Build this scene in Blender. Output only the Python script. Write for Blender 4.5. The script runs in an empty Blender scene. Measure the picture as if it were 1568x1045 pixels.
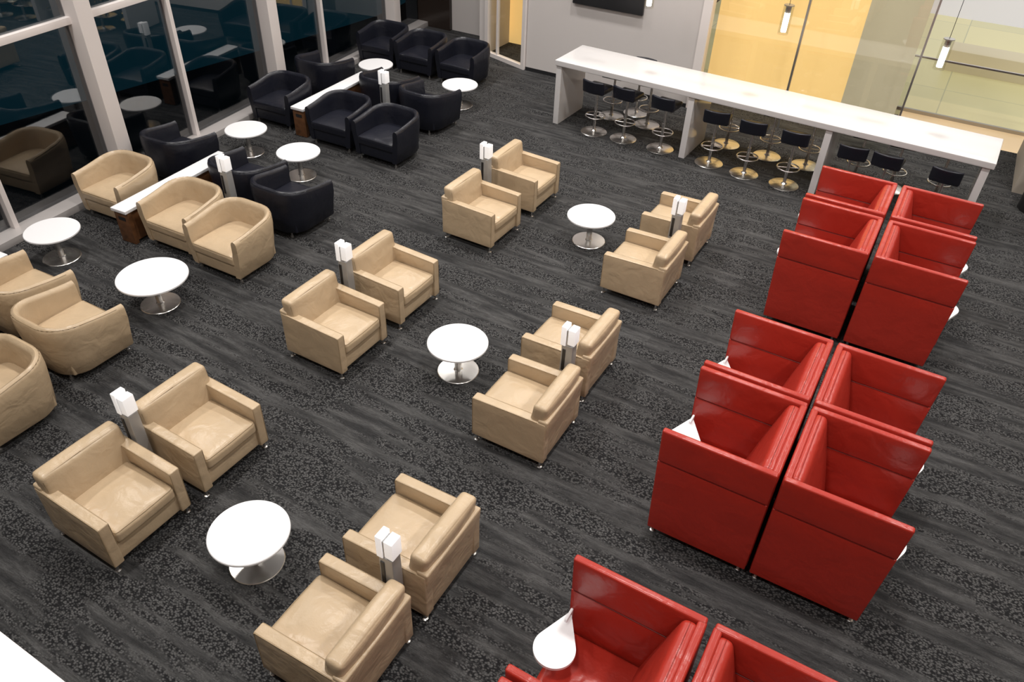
import bpy, bmesh, math, random
from mathutils import Matrix, Vector
random.seed(4)
D=bpy.data; scene=bpy.context.scene
col=scene.collection

# ------------------------------------------------------------ materials
def mat(name,color=(.8,.8,.8),rough=.5,metal=0,spec=.5,emit=None,es=0,coat=0,bump=0,bscale=200,var=0,vscale=3,wrinkle=0):
    m=D.materials.new(name);m.use_nodes=True
    nt=m.node_tree;b=nt.nodes['Principled BSDF']
    b.inputs['Base Color'].default_value=(*color,1)
    b.inputs['Roughness'].default_value=rough
    b.inputs['Metallic'].default_value=metal
    b.inputs['Specular IOR Level'].default_value=spec
    b.inputs['Coat Weight'].default_value=coat
    if emit:
        b.inputs['Emission Color'].default_value=(*emit,1);b.inputs['Emission Strength'].default_value=es
    if bump or var:
        tc=nt.nodes.new('ShaderNodeTexCoord')
    if bump:
        # per-object offset so shared meshes do not repeat the same creases
        oi=nt.nodes.new('ShaderNodeObjectInfo');va=nt.nodes.new('ShaderNodeVectorMath');va.operation='ADD'
        nt.links.new(tc.outputs['Object'],va.inputs[0]);nt.links.new(oi.outputs['Location'],va.inputs[1])
        n=nt.nodes.new('ShaderNodeTexNoise');n.inputs['Scale'].default_value=bscale;n.inputs['Detail'].default_value=3
        nt.links.new(va.outputs[0],n.inputs['Vector'])
        n2=nt.nodes.new('ShaderNodeTexNoise');n2.inputs['Scale'].default_value=5;n2.inputs['Detail'].default_value=2;n2.inputs['Distortion'].default_value=.6
        nt.links.new(va.outputs[0],n2.inputs['Vector'])
        ad=nt.nodes.new('ShaderNodeMath');ad.operation='MULTIPLY_ADD';ad.inputs[1].default_value=wrinkle
        nt.links.new(n2.outputs['Fac'],ad.inputs[0]);nt.links.new(n.outputs['Fac'],ad.inputs[2])
        bp=nt.nodes.new('ShaderNodeBump');bp.inputs['Strength'].default_value=bump;bp.inputs['Distance'].default_value=.01
        nt.links.new(ad.outputs[0],bp.inputs['Height']);nt.links.new(bp.outputs['Normal'],b.inputs['Normal'])
    if var:
        n=nt.nodes.new('ShaderNodeTexNoise');n.inputs['Scale'].default_value=vscale;n.inputs['Detail'].default_value=4
        nt.links.new(tc.outputs['Object'],n.inputs['Vector'])
        r=nt.nodes.new('ShaderNodeValToRGB')
        r.color_ramp.elements[0].position=.3;r.color_ramp.elements[1].position=.7
        r.color_ramp.elements[0].color=(*[c*(1-var) for c in color],1)
        r.color_ramp.elements[1].color=(*[min(1,c*(1+var)) for c in color],1)
        nt.links.new(n.outputs['Fac'],r.inputs['Fac']);nt.links.new(r.outputs['Color'],b.inputs['Base Color'])
    return m
TAN=mat('tan_leather',(.51,.385,.25),.32,spec=.5,bump=.16,bscale=60,var=.05,vscale=5,wrinkle=11)
TANP=mat('tan_piping',(.33,.24,.14),.45)
NAVY=mat('navy_leather',(.010,.011,.018),.36,spec=.4,bump=.15,bscale=60,wrinkle=8)
RED=mat('red_leather',(.40,.029,.018),.31,spec=.5,bump=.13,bscale=50,var=.05,wrinkle=10)
REDP=mat('red_seam',(.13,.007,.005),.5)
WHITE=mat('white_laminate',(.84,.84,.86),.28,spec=.4)
CTOP=mat('white_solid_surface',(.70,.68,.68),.10,spec=.6)
CHROME=mat('brushed_steel',(.68,.66,.64),.27,metal=1)
STEEL=mat('satin_steel',(.45,.44,.43),.35,metal=.9)
POST=mat('anodised_post',(.38,.38,.38),.35,metal=.35)
DARK=mat('dark_plastic',(.02,.02,.022),.4)
WOOD=mat('walnut',(.13,.055,.022),.4,var=.35,vscale=12)
GLOW=mat('lamp_glow',(.85,.85,.86),.4,emit=(1,.97,.95),es=.4)
BULB=mat('pendant_glow',(1,1,1),.4,emit=(1,.93,.82),es=14)
GREYW=mat('grey_wall_paint',(.64,.60,.585),.7)
FRAME=mat('window_frame_paint',(.84,.78,.76),.45)
SILL=mat('sill_metal',(.5,.47,.46),.3,metal=.2)
BRWN=mat('dark_glossy_panel',(.03,.022,.018),.12)
YEL=mat('yellow_glowing_wall',(.80,.56,.24),.5,emit=(1,.66,.25),es=.66)  # emission in the colour stands in for lamps lighting these walls
OLIVE=mat('olive_wall',(.50,.46,.34),.5,emit=(.50,.43,.29),es=.45)  # emission added to brighten the surface, which is no lamp
PALE=mat('pale_wall',(.7,.7,.78),.5,emit=(.8,.8,.9),es=.4)  # self-glow painted in for light falling on the wall
ORANGE=mat('warm_stone_floor',(.72,.53,.31),.3,emit=(.85,.62,.36),es=.35)  # stone glows by itself in place of light on the floor
CEIL=mat('ceiling_paint',(.4,.4,.4),.8)
WARMW=mat('warm_wall',(.42,.37,.31),.7)

def tile_mat():
    m=mat('pale_tile_floor',(.78,.76,.48),.35,emit=(.85,.83,.5),es=.36);nt=m.node_tree;b=nt.nodes['Principled BSDF']  # tiles emit their own colour, standing in for atrium light
    tc=nt.nodes.new('ShaderNodeTexCoord');br=nt.nodes.new('ShaderNodeTexBrick')
    br.inputs['Scale'].default_value=1;br.inputs['Brick Width'].default_value=1.8;br.inputs['Row Height'].default_value=1.8;br.inputs['Mortar Size'].default_value=.012
    br.offset=0
    br.inputs['Color1'].default_value=(.66,.61,.35,1);br.inputs['Color2'].default_value=(.58,.55,.33,1);br.inputs['Mortar'].default_value=(.44,.43,.28,1)
    nt.links.new(tc.outputs['Object'],br.inputs['Vector']);nt.links.new(br.outputs['Color'],b.inputs['Base Color']);nt.links.new(br.outputs['Color'],b.inputs['Emission Color'])
    return m
TILE=tile_mat()

def glass_mat(name,tint,refl):
    m=D.materials.new(name);m.use_nodes=True;nt=m.node_tree;nt.nodes.clear()
    o=nt.nodes.new('ShaderNodeOutputMaterial');t=nt.nodes.new('ShaderNodeBsdfTransparent');g=nt.nodes.new('ShaderNodeBsdfGlossy');x=nt.nodes.new('ShaderNodeMixShader')
    t.inputs['Color'].default_value=(*tint,1);g.inputs['Roughness'].default_value=.01;g.inputs['Color'].default_value=(1,1,1,1)
    x.inputs[0].default_value=refl
    nt.links.new(t.outputs[0],x.inputs[1]);nt.links.new(g.outputs[0],x.inputs[2]);nt.links.new(x.outputs[0],o.inputs[0])
    return m
NGLASS=glass_mat('night_window_glass',(.48,.5,.52),.12)
CGLASS=glass_mat('clear_glass',(.95,.95,.93),.05)

def carpet():
    m=D.materials.new('carpet_plank_tiles');m.use_nodes=True;nt=m.node_tree;N=nt.nodes;L=nt.links;b=N['Principled BSDF']
    b.inputs['Roughness'].default_value=.9;b.inputs['Specular IOR Level'].default_value=.2
    tc=N.new('ShaderNodeTexCoord')
    def mp(sx,sy,off=0):
        q=N.new('ShaderNodeMapping');q.inputs['Scale'].default_value=(sx,sy,1);q.inputs['Location'].default_value=(off,off*.7,0);L.new(tc.outputs['Object'],q.inputs['Vector']);return q
    def noise(mapn,sc,det,ro=.5):
        n=N.new('ShaderNodeTexNoise');n.inputs['Scale'].default_value=sc;n.inputs['Detail'].default_value=det;n.inputs['Roughness'].default_value=ro;L.new(mapn.outputs[0],n.inputs['Vector']);return n
    def ramp(src,p0,p1,c0,c1):
        r=N.new('ShaderNodeValToRGB');e=r.color_ramp.elements;e[0].position=p0;e[1].position=p1;e[0].color=(*c0,1);e[1].color=(*c1,1);L.new(src,r.inputs['Fac']);return r
    def mixc(f,a,b_,mode='MIX'):
        x=N.new('ShaderNodeMix');x.data_type='RGBA';x.blend_type=mode
        if hasattr(f,'links'):L.new(f,x.inputs[0])
        else:x.inputs[0].default_value=f
        L.new(a,x.inputs[6]);L.new(b_,x.inputs[7]);return x.outputs[2]
    br=N.new('ShaderNodeTexBrick');br.inputs['Scale'].default_value=1;br.inputs['Brick Width'].default_value=1.0;br.inputs['Row Height'].default_value=.25
    br.inputs['Mortar Size'].default_value=0;br.inputs['Color1'].default_value=(0,0,0,1);br.inputs['Color2'].default_value=(1,1,1,1);br.offset=.37
    L.new(tc.outputs['Object'],br.inputs['Vector'])
    s1=noise(mp(1.5,12,3),1,2,.5); s2=noise(mp(14,90,9),1,3,.6)
    # streak tone jumps a little from plank to plank
    a1=N.new('ShaderNodeMath');a1.operation='MULTIPLY_ADD';a1.inputs[1].default_value=.10;L.new(br.outputs['Color'],a1.inputs[0]);L.new(s1.outputs['Fac'],a1.inputs[2])
    st=ramp(a1.outputs[0],.40,.72,(.027,.027,.028),(.078,.077,.077))
    stf=ramp(s2.outputs['Fac'],.32,.68,(.66,.66,.66),(1.25,1.25,1.25))
    lin=mixc(1,st.outputs[0],stf.outputs[0],'MULTIPLY')
    v=N.new('ShaderNodeTexVoronoi');v.feature='F1';v.inputs['Scale'].default_value=1;v.inputs['Randomness'].default_value=.85
    L.new(mp(46,64).outputs[0],v.inputs['Vector'])
    pb=ramp(v.outputs['Distance'],.26,.64,(.096,.095,.095),(.011,.011,.012))
    k=noise(mp(.6,3.4,5),1,5,.68)
    ad=N.new('ShaderNodeMath');ad.operation='MULTIPLY_ADD';ad.inputs[1].default_value=.08;L.new(br.outputs['Color'],ad.inputs[0]);L.new(k.outputs['Fac'],ad.inputs[2])
    km=ramp(ad.outputs[0],.50,.57,(0,0,0),(1,1,1))
    base=mixc(km.outputs[0],lin,pb.outputs[0])
    g=noise(mp(90,110),1,2,.6);gr=ramp(g.outputs['Fac'],.3,.7,(.78,.78,.78),(1.12,1.12,1.12))
    L.new(mixc(1,base,gr.outputs[0],'MULTIPLY'),b.inputs['Base Color'])
    bp=N.new('ShaderNodeBump');bp.inputs['Strength'].default_value=.4;bp.inputs['Distance'].default_value=.01
    nf=noise(mp(220,220),1,2);L.new(nf.outputs['Fac'],bp.inputs['Height']);L.new(bp.outputs[0],b.inputs['Normal'])
    return m
CARPET=carpet()

# ------------------------------------------------------------ mesh helpers
def finish(bm,name,m,angle=40):
    bmesh.ops.remove_doubles(bm,verts=bm.verts,dist=1e-5)
    bmesh.ops.recalc_face_normals(bm,faces=bm.faces)
    me=D.meshes.new(name);bm.to_mesh(me);bm.free()
    me.materials.append(m)
    for p in me.polygons:p.use_smooth=True
    me.set_sharp_from_angle(angle=math.radians(angle))
    return me
def rb(name,lo,hi,r,m,n=3,deform=None,bulge=(0,0,0)):
    """rounded box lo..hi"""
    c=[(a+b)/2 for a,b in zip(lo,hi)];h=[(b-a)/2 for a,b in zip(lo,hi)]
    r=min(r,min(h)*.999)
    ax=[]
    for i in range(3):
        t=[-h[i],-h[i]+r*.18,-h[i]+r*.45,-h[i]+r]
        t2=[-x for x in reversed(t)]
        mid=[-h[i]+r+(2*h[i]-2*r)*k/(n+1) for k in range(1,n+1)] if h[i]-r>1e-4 else []
        ax.append(t+mid+(t2 if h[i]-r>1e-4 else t2[1:]))
    bm=bmesh.new()
    def P(p):
        q=[max(-h[i]+r,min(h[i]-r,p[i])) for i in range(3)]
        d=Vector([p[i]-q[i] for i in range(3)])
        if d.length>1e-9:d=d.normalized()*r
        o=[q[i]+d[i] for i in range(3)]
        s=[1-(p[i]/h[i])**2 for i in range(3)]
        o[0]+=math.copysign(bulge[0]*s[1]*s[2],p[0]) if abs(p[0])>h[0]-1e-6 else 0
        o[1]+=math.copysign(bulge[1]*s[0]*s[2],p[1]) if abs(p[1])>h[1]-1e-6 else 0
        o[2]+=math.copysign(bulge[2]*s[0]*s[1],p[2]) if abs(p[2])>h[2]-1e-6 else 0
        v=Vector([o[i]+c[i] for i in range(3)])
        if deform:v=deform(v)
        return v
    for i in range(3):
        j,k=(i+1)%3,(i+2)%3
        for sgn in(-1,1):
            g=[]
            for a in ax[j]:
                row=[]
                for b in ax[k]:
                    p=[0,0,0];p[i]=sgn*h[i];p[j]=a;p[k]=b
                    row.append(bm.verts.new(P(p)))
                g.append(row)
            for a in range(len(g)-1):
                for b in range(len(g[0])-1):
                    bm.faces.new((g[a][b],g[a+1][b],g[a+1][b+1],g[a][b+1]))
    return finish(bm,name,m,60)
def box(name,lo,hi,m,bev=0):
    bm=bmesh.new()
    bmesh.ops.create_cube(bm,size=1)
    for v in bm.verts:
        v.co=Vector([lo[i]+(v.co[i]+.5)*(hi[i]-lo[i]) for i in range(3)])
    if bev:bmesh.ops.bevel(bm,geom=bm.edges[:],offset=bev,segments=2,affect='EDGES',profile=.7)
    return finish(bm,name,m,40)
def lathe(name,prof,m,seg=40,c=(0,0)):
    bm=bmesh.new();rings=[]
    for r,z in prof:
        rings.append([bm.verts.new((c[0]+max(r,1e-6)*math.cos(2*math.pi*i/seg),c[1]+max(r,1e-6)*math.sin(2*math.pi*i/seg),z)) for i in range(seg)])
    for a,b in zip(rings,rings[1:]):
        for i in range(seg):
            bm.faces.new((a[i],a[(i+1)%seg],b[(i+1)%seg],b[i]))
    return finish(bm,name,m,35)
def torus(name,R,r,z,m,seg=36,s2=8):
    bm=bmesh.new();rings=[]
    for i in range(seg):
        a=2*math.pi*i/seg
        rings.append([bm.verts.new(((R+r*math.cos(2*math.pi*j/s2))*math.cos(a),(R+r*math.cos(2*math.pi*j/s2))*math.sin(a),z+r*math.sin(2*math.pi*j/s2))) for j in range(s2)])
    for i in range(seg):
        for j in range(s2):
            bm.faces.new((rings[i][j],rings[(i+1)%seg][j],rings[(i+1)%seg][(j+1)%s2],rings[i][(j+1)%s2]))
    return finish(bm,name,m,60)
def tube(name,p0,p1,r,m,seg=10):
    p0=Vector(p0);p1=Vector(p1);d=(p1-p0);q=d.to_track_quat('Z','Y')
    bm=bmesh.new();bmesh.ops.create_cone(bm,cap_ends=True,segments=seg,radius1=r,radius2=r,depth=d.length)
    bm.transform(Matrix.Translation((p0+p1)/2)@q.to_matrix().to_4x4())
    return finish(bm,name,m,40)
def piping(name,pts,r,m,closed=False,deform=None):
    """thin welt along a polyline"""
    pts=[Vector(p) for p in pts]
    if deform:pts=[deform(p) for p in pts]
    bm=bmesh.new();rings=[];n=len(pts)
    for i,p in enumerate(pts):
        a=pts[(i-1)%n] if (closed or i>0) else p;b=pts[(i+1)%n] if (closed or i<n-1) else p
        q=(b-a).to_track_quat('Z','Y')
        rings.append([bm.verts.new(p+q@Vector((r*math.cos(k*math.pi/3),r*math.sin(k*math.pi/3),0))) for k in range(6)])
    for i in range(n if closed else n-1):
        A=rings[i];B=rings[(i+1)%n]
        off=min(range(6),key=lambda o:(A[0].co-B[o].co).length)
        for k in range(6):
            bm.faces.new((A[k],A[(k+1)%6],B[(k+1+off)%6],B[(k+off)%6]))
    return finish(bm,name,m,60)
def place(name,parts,loc,rot=0):
    e=D.objects.new(name,None);col.objects.link(e);e.empty_display_size=.2
    e.location=loc;e.rotation_euler=(0,0,math.radians(rot))
    for me in parts:
        o=D.objects.new(me.name.split('.')[0],me);col.objects.link(o);o.parent=e
    return e
def single(name,me,loc=(0,0,0),rot=0):
    o=D.objects.new(name,me);col.objects.link(o);o.location=loc;o.rotation_euler=(0,0,math.radians(rot));return o

# ------------------------------------------------------------ armchair (faces +X)
def legs4(xs,ys,z=.10,r=.016):
    out=[]
    for i,(x,y) in enumerate([(a,b) for a in xs for b in ys]):
        out.append(lathe('leg_%d'%(i+1),[(0,0),(.024,0),(.026,.008),(.013,.014),(r*.8,.02),(r,z),(0,z)],CHROME,14,(x,y)))
    return out
def armchair_parts(L):
    P=[]
    P.append(rb('base_frame',(-.36,-.33,.085),(.365,.33,.285),.02,L,2))
    def armd(v):
        k=(.40-v.x)/.8
        v.z+=.025*k*max(0,(v.z-.3)/.27)
        return v
    for n,y in(('arm_left',.339),('arm_right',-.339)):
        P.append(rb(n,(-.385,y-.047,.085),(.395,y+.047,.565),.013,L,4,armd))
        s=1 if y>0 else -1
        for yy in(y+s*.0455,y-s*.0455):
            P.append(piping(n+'_welt',[(-.30,yy,.5605),(0,yy,.5605),(.370,yy,.5605),(.3885,yy,.555),(.3925,yy,.538),(.3925,yy,.30 if yy*s<.33 else .10)],.003,TANP,deform=armd))
    def bd(v):
        k=max(0,(v.z-.25)/.45);v.x-=.035*k;return v
    P.append(rb('back_frame',(-.375,-.38,.085),(-.27,.38,.62),.018,L,4,bd))
    def cd(v):
        k=max(0,(v.z-.25)/.45);v.x-=.055*k
        if v.x>-.30: v.x+=.03*max(0,(.62-v.z)/.3)
        return v
    P.append(rb('back_cushion',(-.320,-.366,.34),(-.172,.366,.758),.040,L,7,cd,(.022,.0,.010)))
    y0,x0=.355,-.187
    P.append(piping('back_welt',[(x0,-y0,.60),(x0,-y0,.70),(x0,-y0+.012,.732),(x0,-y0+.04,.745),(x0,0,.751),(x0,y0-.04,.745),(x0,y0-.012,.732),(x0,y0,.70),(x0,y0,.60)],.0035,TANP,deform=cd))
    P.append(rb('seat_cushion',(-.22,-.288,.285),(.402,.288,.42),.036,L,8,None,(.010,0,.034)))
    a,b=.280,.394
    for nm,zz in(('seat_welt_upper',.408),('seat_welt_lower',.297)):
        P.append(piping(nm,[(-.15,-a,zz),(b-.03,-a,zz),(b-.008,-a+.008,zz),(b,-a+.03,zz),(b+.004,0,zz),(b,a-.03,zz),(b-.008,a-.008,zz),(b-.03,a,zz),(-.15,a,zz)],.0038,TANP))
    P+=legs4((-.34,.355),(-.355,.355),.10,.013)
    return P
ARM=armchair_parts(TAN)
for x,y in[(-4.88,2.08),(-4.87,3.01),(-4.89,4.89),(-4.89,5.92),(-4.89,7.91),(-4.89,9.06)]:
    place('armchair',ARM,(x,y,0),random.uniform(-.8,.8))
for x,y in[(-2.48,2.08),(-2.48,3.02),(-2.48,4.89),(-2.54,5.94),(-2.50,7.88),(-2.50,9.06)]:
    place('armchair',ARM,(x,y,0),180+random.uniform(-.8,.8))

# ------------------------------------------------------------ tub chair (faces -Y)
def tub_parts(L):
    P=[]
    W=.447;Dp=.40;T=.10;R=.30
    def path(off):
        w=W-off;d=Dp-off;r=R-off
        pts=[]
        for k in range(7):pts.append((-w,-Dp+ (d-r+Dp)*k/6.))
        for k in range(1,10):
            a=math.pi-math.pi/2*k/9;pts.append((-w+r+r*math.cos(a),d-r+r*math.sin(a)))
        for k in range(1,7):pts.append((-w+r+(2*w-2*r)*k/7,d))
        for k in range(0,9):
            a=math.pi/2-math.pi/2*k/9;pts.append((w-r+r*math.cos(a),d-r+r*math.sin(a)))
        for k in range(7):pts.append((w,(d-r)+(-Dp-(d-r))*k/6.))
        return pts
    n=len(path(0))
    sec=[(0.02,.085,0),(0,.11,0),(0,.3,0),(0,.5,1),(0.003,.62,1),(.015,.652,1),(.045,.668,1),(.075,.652,1),(.088,.62,1),(.092,.5,1),(.11,.28,0),(.11,.085,0)]
    bm=bmesh.new();G=[]
    for off,z,hh in sec:
        pp=path(off);row=[]
        for i,(x,y) in enumerate(pp):
            t=(y+Dp)/(2*Dp)
            zz=z+ (0 if not hh else (-.04+.085*t*t*(3-2*t)))
            tp=1-.10*max(0,(.5-z))/.4*(1 if off<.05 else .6)
            row.append(bm.verts.new((x*tp,y*tp if y>0 else y*(1-.3*(1-tp)),zz)))
        G.append(row)
    welt=[v.co.copy() for v in G[5]]
    for a in range(len(G)):
        b=(a+1)%len(G)
        for i in range(n-1):
            bm.faces.new((G[a][i],G[a][i+1],G[b][i+1],G[b][i]))
    bm.faces.new([g[0] for g in G]);bm.faces.new([g[-1] for g in reversed(G)])
    es=[e for e in bm.edges if len(e.link_faces)==2 and e.calc_face_angle(0)>1.2 and all(v.co.y<-Dp*.85 for v in e.verts)]
    bmesh.ops.bevel(bm,geom=es,offset=.014,segments=2,affect='EDGES')
    P.append(finish(bm,'shell',L,50))
    P.append(piping('rim_welt',welt[1:-1],.0035,TANP if L is TAN else NAVY))
    P.append(rb('front_rail',(-.345,-.385,.09),(.345,.29,.28),.02,L,2))
    def sd(v):
        if v.y>.0:
            k=(v.y)/.31; v.x*=1-.22*max(0,k)**2.5
        return v
    P.append(rb('seat_cushion',(-.35,-.41,.26),(.35,.31,.395),.035,L,7,sd,(0,0,.035)))
    P.append(piping('seat_welt',[(-.33,-.401,.385),(0,-.404,.388),(.33,-.401,.385)],.0038,TANP if L is TAN else NAVY))
    for i,(x,y) in enumerate([(-.34,-.34),(.34,-.34),(-.24,.28),(.24,.28)]):
        P.append(lathe('leg_%d'%(i+1),[(0,0),(.022,0),(.022,.03),(.012,.035),(.014,.1),(0,.1)],STEEL,12,(x,y)))
    return P
TUBT=tub_parts(TAN);TUBN=tub_parts(NAVY)
for P,x,y,r in[
 (TUBT,-9.38,5.74,3),(TUBT,-8.01,5.67,2),(TUBT,-7.09,5.60,1),
 (TUBN,-9.62,6.90,183),(TUBN,-8.12,6.80,181),(TUBN,-7.21,6.69,180),
 (TUBN,-9.80,9.36,3),(TUBN,-8.40,9.24,2),(TUBN,-7.42,9.21,0),
 (TUBN,-10.07,10.65,183),(TUBN,-8.54,10.60,181),(TUBN,-7.61,10.50,178),
 (TUBN,-10.22,12.75,4),(TUBN,-9.25,12.72,2),(TUBN,-8.28,12.75,0),
 (TUBT,-8.13,3.42,182),(TUBT,-7.14,3.30,180),(TUBT,-6.90,2.36,0),(TUBT,-7.85,2.40,0)]:
    place('tub_chair',P,(x,y,0),r)

# ------------------------------------------------------------ coffee tables
def table_parts(R):
    return [lathe('table_top',[(0,.372),(R-.012,.372),(R,.378),(R,.394),(R-.006,.40),(0,.40)],WHITE,64),
            lathe('pedestal',[(0,.372),(.10,.372),(.10,.366),(.040,.36),(.038,.03),(.05,.022),(0,.022)],CHROME,28),
            lathe('base_plate',[(0,0),(.226,0),(.228,.006),(.222,.012),(.06,.022),(0,.022)],CHROME,56)]
TS=table_parts(.325);TL=table_parts(.40)
for x,y,T in[(-3.63,2.37,TS),(-3.56,5.30,TS),(-3.55,8.55,TS),(-7.22,4.43,TL),(-9.07,4.45,TS),(-9.36,8.02,TS),(-8.12,7.86,TS),(-9.55,11.56,TS),(-7.66,11.60,TS)]:
    place('round_coffee_table',T,(x,y,0))

# ------------------------------------------------------------ console tables
CON=[rb('console_top',(-.13,-.98,.455),(.13,.98,.50),.006,WHITE,2),
     box('end_panel_near',(-.12,-.95,0),(.12,-.89,.455),WOOD,.003),box('end_panel_far',(-.12,.89,0),(.12,.95,.455),WOOD,.003),
     box('side_panel',(-.10,-.9,.03),(.10,.9,.455),WOOD,.003),
     box('power_outlet',(-.06,-.955,.33),(.06,-.949,.38),DARK)]
place('console_table',CON,(-8.73,6.10,0),4);place('console_table',CON,(-9.16,9.9,0),3);place('console_table',CON,(-8.88,2.76,0),4)

# ------------------------------------------------------------ charging lamp posts
def tp(v):
    k=max(0,1-v.z/.8);s=1+.12*k;return Vector((v.x*s,v.y*s,v.z))
LP=[rb('post',(-.06,-.05,0),(.06,.05,.83),.006,POST,2,tp),
    box('outlet_panel',(-.045,-.058,.52),(-.012,-.049,.78),DARK,.003),
    rb('lamp_left',(-.075,-.055,.82),(-.02,.055,1.045),.006,GLOW,1),
    rb('lamp_right',(.0,-.055,.85),(.075,.055,1.03),.006,GLOW,1),
    box('lamp_core',(-.03,-.045,.80),(.02,.045,1.01),POST,.003)]
for x,y in[(-5.10,2.545),(-5.12,5.405),(-5.17,8.47),(-2.33,2.55),(-2.33,5.415),(-2.36,8.47)]:
    place('charging_post_lamp',LP,(x,y,0),0)
place('charging_post_lamp',LP,(-7.80,6.22,0),0);place('charging_post_lamp',LP,(-8.05,9.92,0),0)

# ------------------------------------------------------------ high back booth chair (faces -X)
def booth_parts():
    P=[];L=RED;ZT=1.235
    def sl(v):
        if v.x<-.2:v.x+=.05*(1-v.z/ZT)
        return v
    for nm,y in(('side_panel_left',-.446),('side_panel_right',.446)):
        P.append(rb(nm+'_lower',(-.46,y-.028,.085),(.455,y+.028,.90),.010,L,3,sl))
        P.append(rb(nm+'_upper',(-.46,y-.029,.899),(.455,y+.029,ZT),.018,L,3,sl))
        for yy in(y-.0265,y+.0265):
            P.append(piping(nm+'_seam',[(-.44,yy,.8995),(0,yy,.8995),(.44,yy,.8995)],.003,REDP,deform=sl))
    P.append(rb('back_panel',(.40,-.445,.085),(.46,.445,ZT-.005),.018,L,3))
    def bk(v):
        k=(1.18-v.z)/.76
        if v.x<.36:v.x-=.19*k
        return v
    P.append(rb('back_cushion',(.31,-.415,.40),(.42,.415,ZT-.012),.04,L,6,bk,(.03,0,0)))
    P.append(rb('seat_base',(-.38,-.413,.10),(.40,.413,.32),.01,L,2))
    P.append(rb('seat_cushion',(-.44,-.41,.31),(.30,.41,.45),.035,L,6,None,(.01,0,.03)))
    P+=legs4((-.37,.40),(-.42,.42),.09,.018)
    bm=bmesh.new();pts=[];R=.145;cx,cy=-.39,.10;tx,ty=-.42,.41
    d=Vector((tx-cx,ty-cy));dl=d.length;ang=math.atan2(d.y,d.x);al=math.acos(R/dl)
    pts.append((tx,ty))
    for k in range(33):
        a=ang+al+(2*math.pi-2*al)*k/32;pts.append((cx+R*math.cos(a),cy+R*math.sin(a)))
    lo=[bm.verts.new((x,y,.645)) for x,y in pts];hi=[bm.verts.new((x,y,.67)) for x,y in pts]
    bm.faces.new(hi);bm.faces.new(lo[::-1])
    for i in range(len(pts)):
        j=(i+1)%len(pts);bm.faces.new((lo[i],lo[j],hi[j],hi[i]))
    P.append(finish(bm,'tablet',WHITE,40))
    P.append(rb('tablet_bracket',(-.425,.31,.56),(-.405,.418,.70),.006,WHITE,1))
    return P
BO=booth_parts()
for xl,xr,ys in[(-.62,.34,(2.51,1.53)),(-.56,.39,(5.82,4.835)),(-.57,.405,(9.53,8.50))]:
    for y in ys:
        place('high_back_privacy_chair',BO,(xl,y,0),0)
        place('high_back_privacy_chair',BO,(xr,y,0),180)

# ------------------------------------------------------------ bar counter
PC=[rb('counter_top',(-3.40,-.5,1.03),(3.42,.5,1.12),.008,CTOP,3)]
for i,x in enumerate((-3.33,-.93,1.22,3.33)):
    PC.append(box('leg_panel_%d'%(i+1),(x-.05,-.47,0),(x+.05,.47,1.03),CTOP,.004))
place('bar_counter',PC,(-2.47,12.24,0),-1.7)
# stools (sitter faces +Y)
def stool_parts():
    P=[lathe('base_plate',[(0,0),(.228,0),(.23,.008),(.22,.016),(.05,.03),(.03,.05),(0,.05)],CHROME,44),
       lathe('column',[(.026,.04),(.026,.45),(.02,.45),(.02,.73),(0,.73)],CHROME,16),
       torus('foot_ring',.17,.011,.30,CHROME)]
    for i in range(2):
        a=i*math.pi+.3;P.append(tube('ring_spoke_%d'%(i+1),(0,0,.30),(.17*math.cos(a),.17*math.sin(a),.30),.009,CHROME))
    P.append(rb('seat_cushion',(-.20,-.19,.73),(.20,.19,.82),.03,NAVY,4,None,(0,0,.012)))
    def bd(v):
        v.y-=.03*(v.z-.75)/.2+ -.10*(v.x/.2)**2*.5;return v
    P.append(rb('low_backrest',(-.205,-.225,.74),(.205,-.175,.95),.02,NAVY,5,bd))
    return P
ST=stool_parts()
for x,y in[(-5.08,11.93),(-4.53,11.95),(-3.84,11.93),(-2.96,11.87),(-2.35,11.80),(-1.70,11.78),(-.86,11.74),(-.36,11.73),(.42,11.70)]:
    place('bar_stool',ST,(x,y,0),random.uniform(-8,8))
for x,y in[(-5.12,12.75),(-4.42,12.75),(-2.95,12.75),(-2.22,12.68),(-1.58,12.68),(-.8,12.62),(-.25,12.6),(.4,12.6)]:
    place('bar_stool',ST,(x,y,0),180+random.uniform(-8,8))
place('bar_stool',ST,(-4.80,13.15,0),180)

# ------------------------------------------------------------ pendants
def pend(top):
    return [lathe('glass_cylinder',[(.078,0),(.078,.40),(.072,.40),(.072,0),(.078,0)],CGLASS,28),
        lathe('light_core',[(0,.03),(.038,.03),(.040,.05),(.040,.30),(0,.30)],BULB,20),
        lathe('cap',[(0,.30),(.04,.30),(.04,.385),(.074,.40),(.074,.41),(0,.41)],STEEL,24),
        tube('cord',(0,0,.41),(0,0,top-.001),.004,DARK)]
for x,z in((-4.5,2.1),(-2.36,2.08),(-.18,2.0),(1.9,1.96)):
    place('pendant_lamp',pend(7-z),(x,12.25,z))

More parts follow.
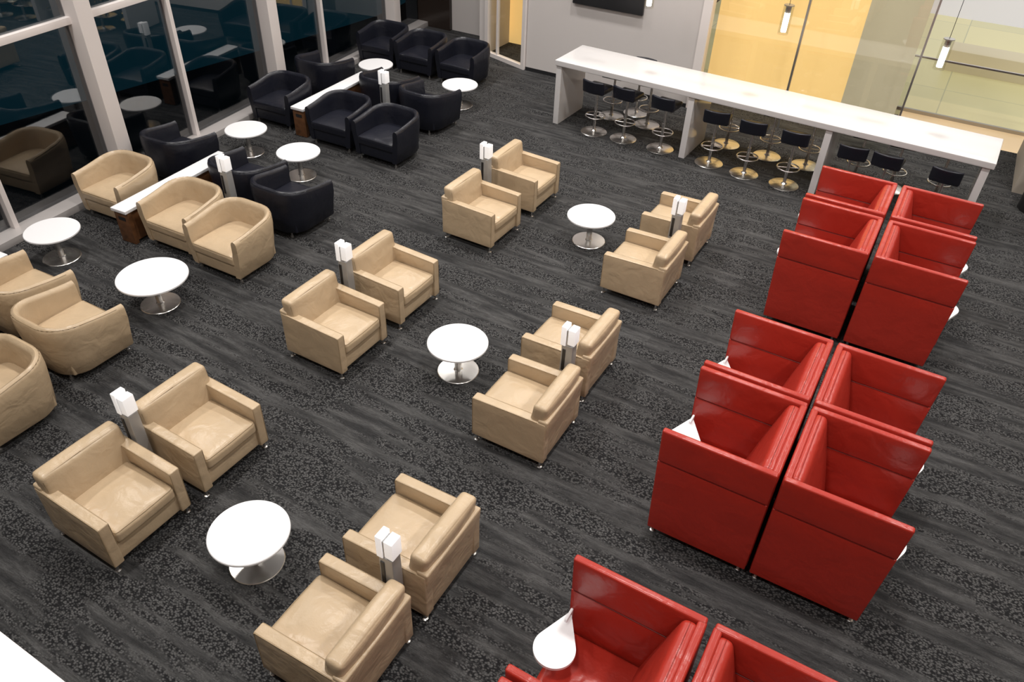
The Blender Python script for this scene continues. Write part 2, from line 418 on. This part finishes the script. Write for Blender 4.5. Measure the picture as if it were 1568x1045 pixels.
# ------------------------------------------------------------ room shell
def poly(name,pts,m,thick=.1):
    bm=bmesh.new();t=[bm.verts.new(p) for p in pts];b=[bm.verts.new((p[0],p[1],p[2]-thick)) for p in pts]
    bm.faces.new(t);bm.faces.new(b[::-1])
    for i in range(len(pts)):
        j=(i+1)%len(pts);bm.faces.new((t[j],t[i],b[i],b[j]))
    return single(name,finish(bm,name,m,30))
wx=lambda y:-10.1-.1*(y-4.5)
poly('floor',[(wx(-3)-.2,-3,0),(5,-3,0),(5,15.3,0),(wx(15.4)-.2,15.3,0)],CARPET)
poly('ceiling',[(-12,-3,7.1),(5,-3,7.1),(5,15.4,7.1),(-12,15.4,7.1)],CEIL)
single('wall_front',box('wall_front',(-11,-3.2,0),(5,-3,7),WARMW))
single('wall_right',box('wall_right',(5,-3,0),(5.2,15.4,7),WARMW))
single('wall_back',box('wall_back',(-7.6,13.96,0),(-4.12,14.12,7),GREYW))
single('baseboard_back',box('baseboard_back',(-7.6,13.945,0),(-4.12,13.96,.07),DARK))
single('wall_back_left',box('wall_back_left',(-11.6,15.3,0),(-8.9,15.45,7),GREYW))
single('wall_dark_panel',box('wall_dark_panel',(-11.2,15.2,0),(-10.3,15.3,7),BRWN))
single('wall_return',box('wall_return',(-8.95,14.33,0),(-8.78,15.3,7),GREYW))
dl=math.hypot(1.16,.36)
DP=[box('jamb_left',(0,-.05,0),(.09,.05,7),FRAME),box('jamb_right',(dl-.09,-.05,0),(dl,.05,7),FRAME),box('threshold',(.09,-.05,0),(dl-.09,.05,.08),FRAME),
    box('glass',(.09,-.006,.08),(dl-.09,.006,7),CGLASS),box('mullion',(.34,-.03,.08),(.38,.03,7),FRAME)]
place('door_1',DP,(-8.78,14.33,0),-math.degrees(math.atan2(.36,1.16)))
single('wall_beyond_door',box('wall_beyond_door',(-9.5,15.6,-1),(-7,15.7,7),YEL))  # glowing wall stands in for the lit room behind the door
single('wall_yellow_feature',box('wall_yellow_feature',(-3.98,14.5,0),(-1.52,14.6,7),YEL))
single('trim_1',box('trim_1',(-4.12,13.94,0),(-3.96,14.14,7),FRAME))
single('trim_2',box('trim_2',(-2.40,13.98,0),(-2.365,14.04,7),STEEL))
single('trim_3',box('trim_3',(-.52,13.98,0),(-.49,14.04,7),STEEL))
single('wall_olive',box('wall_olive',(-1.52,14.5,0),(-.62,14.6,7),OLIVE))
single('window_1',box('window_1',(-3.96,14.0,0),(-.5,14.02,7),CGLASS))
single('pier_right',box('pier_right',(1.45,13.6,0),(1.7,15.3,7),WARMW))
single('waste_bin',lathe('waste_bin',[(0,0),(.22,0),(.23,.02),(.23,.72),(.2,.75),(.12,.75),(.12,.7),(0,.7)],DARK,36),(1.78,13.1,0))
single('atrium_floor_warm',box('atrium_floor_warm',(-.6,15.3,-.1),(8,16.3,0),ORANGE))
single('atrium_floor_tile',box('atrium_floor_tile',(-6,16.3,-.12),(12,24,-.02),TILE))
single('atrium_wall_far',box('atrium_wall_far',(-6,24,-.1),(12,24.2,7),PALE))
RP=[box('glass_pane',(-1,-.01,.05),(8,.01,1.0),CGLASS),box('top_rail',(-1,-.02,1.0),(8,.02,1.03),CHROME),box('bottom_rail',(-1,-.03,0),(8,.03,.06),STEEL)]
place('glass_railing',RP,(0,16.25,0),0)
single('atrium_bench',rb('atrium_bench',(-.2,19.3,-.02),(7,20.0,.42),.02,OLIVE,2))
single('television',rb('television',(-6.62,13.89,1.48),(-5.20,13.955,2.3),.01,DARK,1))
single('balcony_ledge',rb('balcony_ledge',(-4,-.5,4.38),(4,.165,4.5),.006,WHITE,1))

# window wall
Wd=[]
def wbox(n,s0,s1,d0,d1,z0,z1,m):Wd.append(box(n,(d0,s0,z0),(d1,s1,z1),m,.004))
for i,s in enumerate((-3.6,0,3.4,7.05)):wbox('thin_mullion_%d'%i,s-.035,s+.035,-.05,.08,.1,7,FRAME)
for i,s in enumerate((-5.5,-1.8,1.85,5.5,9.5)):wbox('thick_mullion_%d'%i,s-.12,s+.12,-.1,.22,0,7,FRAME)
wbox('transom',-7.4,10.8,-.04,.07,2.27,2.36,FRAME)
wbox('sill',-7.4,10.8,-.1,.26,0,.10,SILL)
ang=math.degrees(math.atan(.1))
place('window_frame_left',Wd,(-10.1,4.5,0),ang)
gl=single('window_2',box('window_2',(-.02,-7.4,.1),(-.005,10.8,7),NGLASS),(-10.1,4.5,0),ang)

# exterior
TEAL=mat('teal_glow_paint',(.02,.10,.14),.4,emit=(.02,.15,.21),es=.3)  # faint emission in the paint stands in for outside light on the hull
APR=mat('apron_asphalt',(.02,.022,.025),.7,emit=(.012,.013,.015),es=.15)  # slight emission replaces night lighting on the ground
single('apron_ground',box('apron_ground',(-60,-30,-4.2),(-12.2,50,-4),APR))
bm=bmesh.new();rs=[]
for k in range(25):
    y=-14+k*1.3;t=(k/24);r=1.9*min(1,math.sqrt(max(0.0005,1-max(0,(t-.8)/.2)**2)))
    rs.append([bm.verts.new((r*math.cos(2*math.pi*i/40),y,r*math.sin(2*math.pi*i/40))) for i in range(40)])
for a,b in zip(rs,rs[1:]):
    for i in range(40):bm.faces.new((a[i],a[(i+1)%40],b[(i+1)%40],b[i]))
single('aircraft_fuselage',finish(bm,'aircraft_fuselage',TEAL,60),(-22,12,-1.5),-8)

# ------------------------------------------------------------ lights
def area(name,loc,sx,sy,e,c=(1,.95,.9),spread=180):
    l=D.lights.new(name,'AREA');l.shape='DISK' if sx==sy else 'RECTANGLE';l.size=sx;l.size_y=sy;l.energy=e;l.color=c;l.spread=math.radians(spread)
    o=D.objects.new(name,l);col.objects.link(o);o.location=loc;return o
for i,x in enumerate((-9,-5.2,-1.4,2.4)):
    for j,y in enumerate((1.0,5.0,9.0,12.4)):
        area('ceiling_light_panel',(x,y,6.9),.5,.5,(76,90,90,104)[j],(1,.96,.915),138)
area('atrium_light',(2,20,6.5),6,4,240,(1,.97,.85))
w=D.worlds.new('world');scene.world=w;w.use_nodes=True
w.node_tree.nodes['Background'].inputs[0].default_value=(.008,.009,.012,1);w.node_tree.nodes['Background'].inputs[1].default_value=1

# ------------------------------------------------------------ camera
cd=D.cameras.new('camera');cam=D.objects.new('camera',cd);col.objects.link(cam);scene.camera=cam
cd.sensor_width=36;cd.lens=1179.79/1568*36;cd.clip_start=.05;cd.clip_end=200
a,b,g=-0.501607,0.672036,-0.0410386
f0=Vector((math.sin(a)*math.cos(b),math.cos(a)*math.cos(b),-math.sin(b)));r0=Vector((math.cos(a),-math.sin(a),0));d0=f0.cross(r0)
r=r0*math.cos(g)+d0*math.sin(g);d=-r0*math.sin(g)+d0*math.cos(g)
M=Matrix((r,-d,-f0)).transposed().to_4x4();M.translation=(0,0,5.5);cam.matrix_world=M
scene.view_settings.view_transform='Standard'
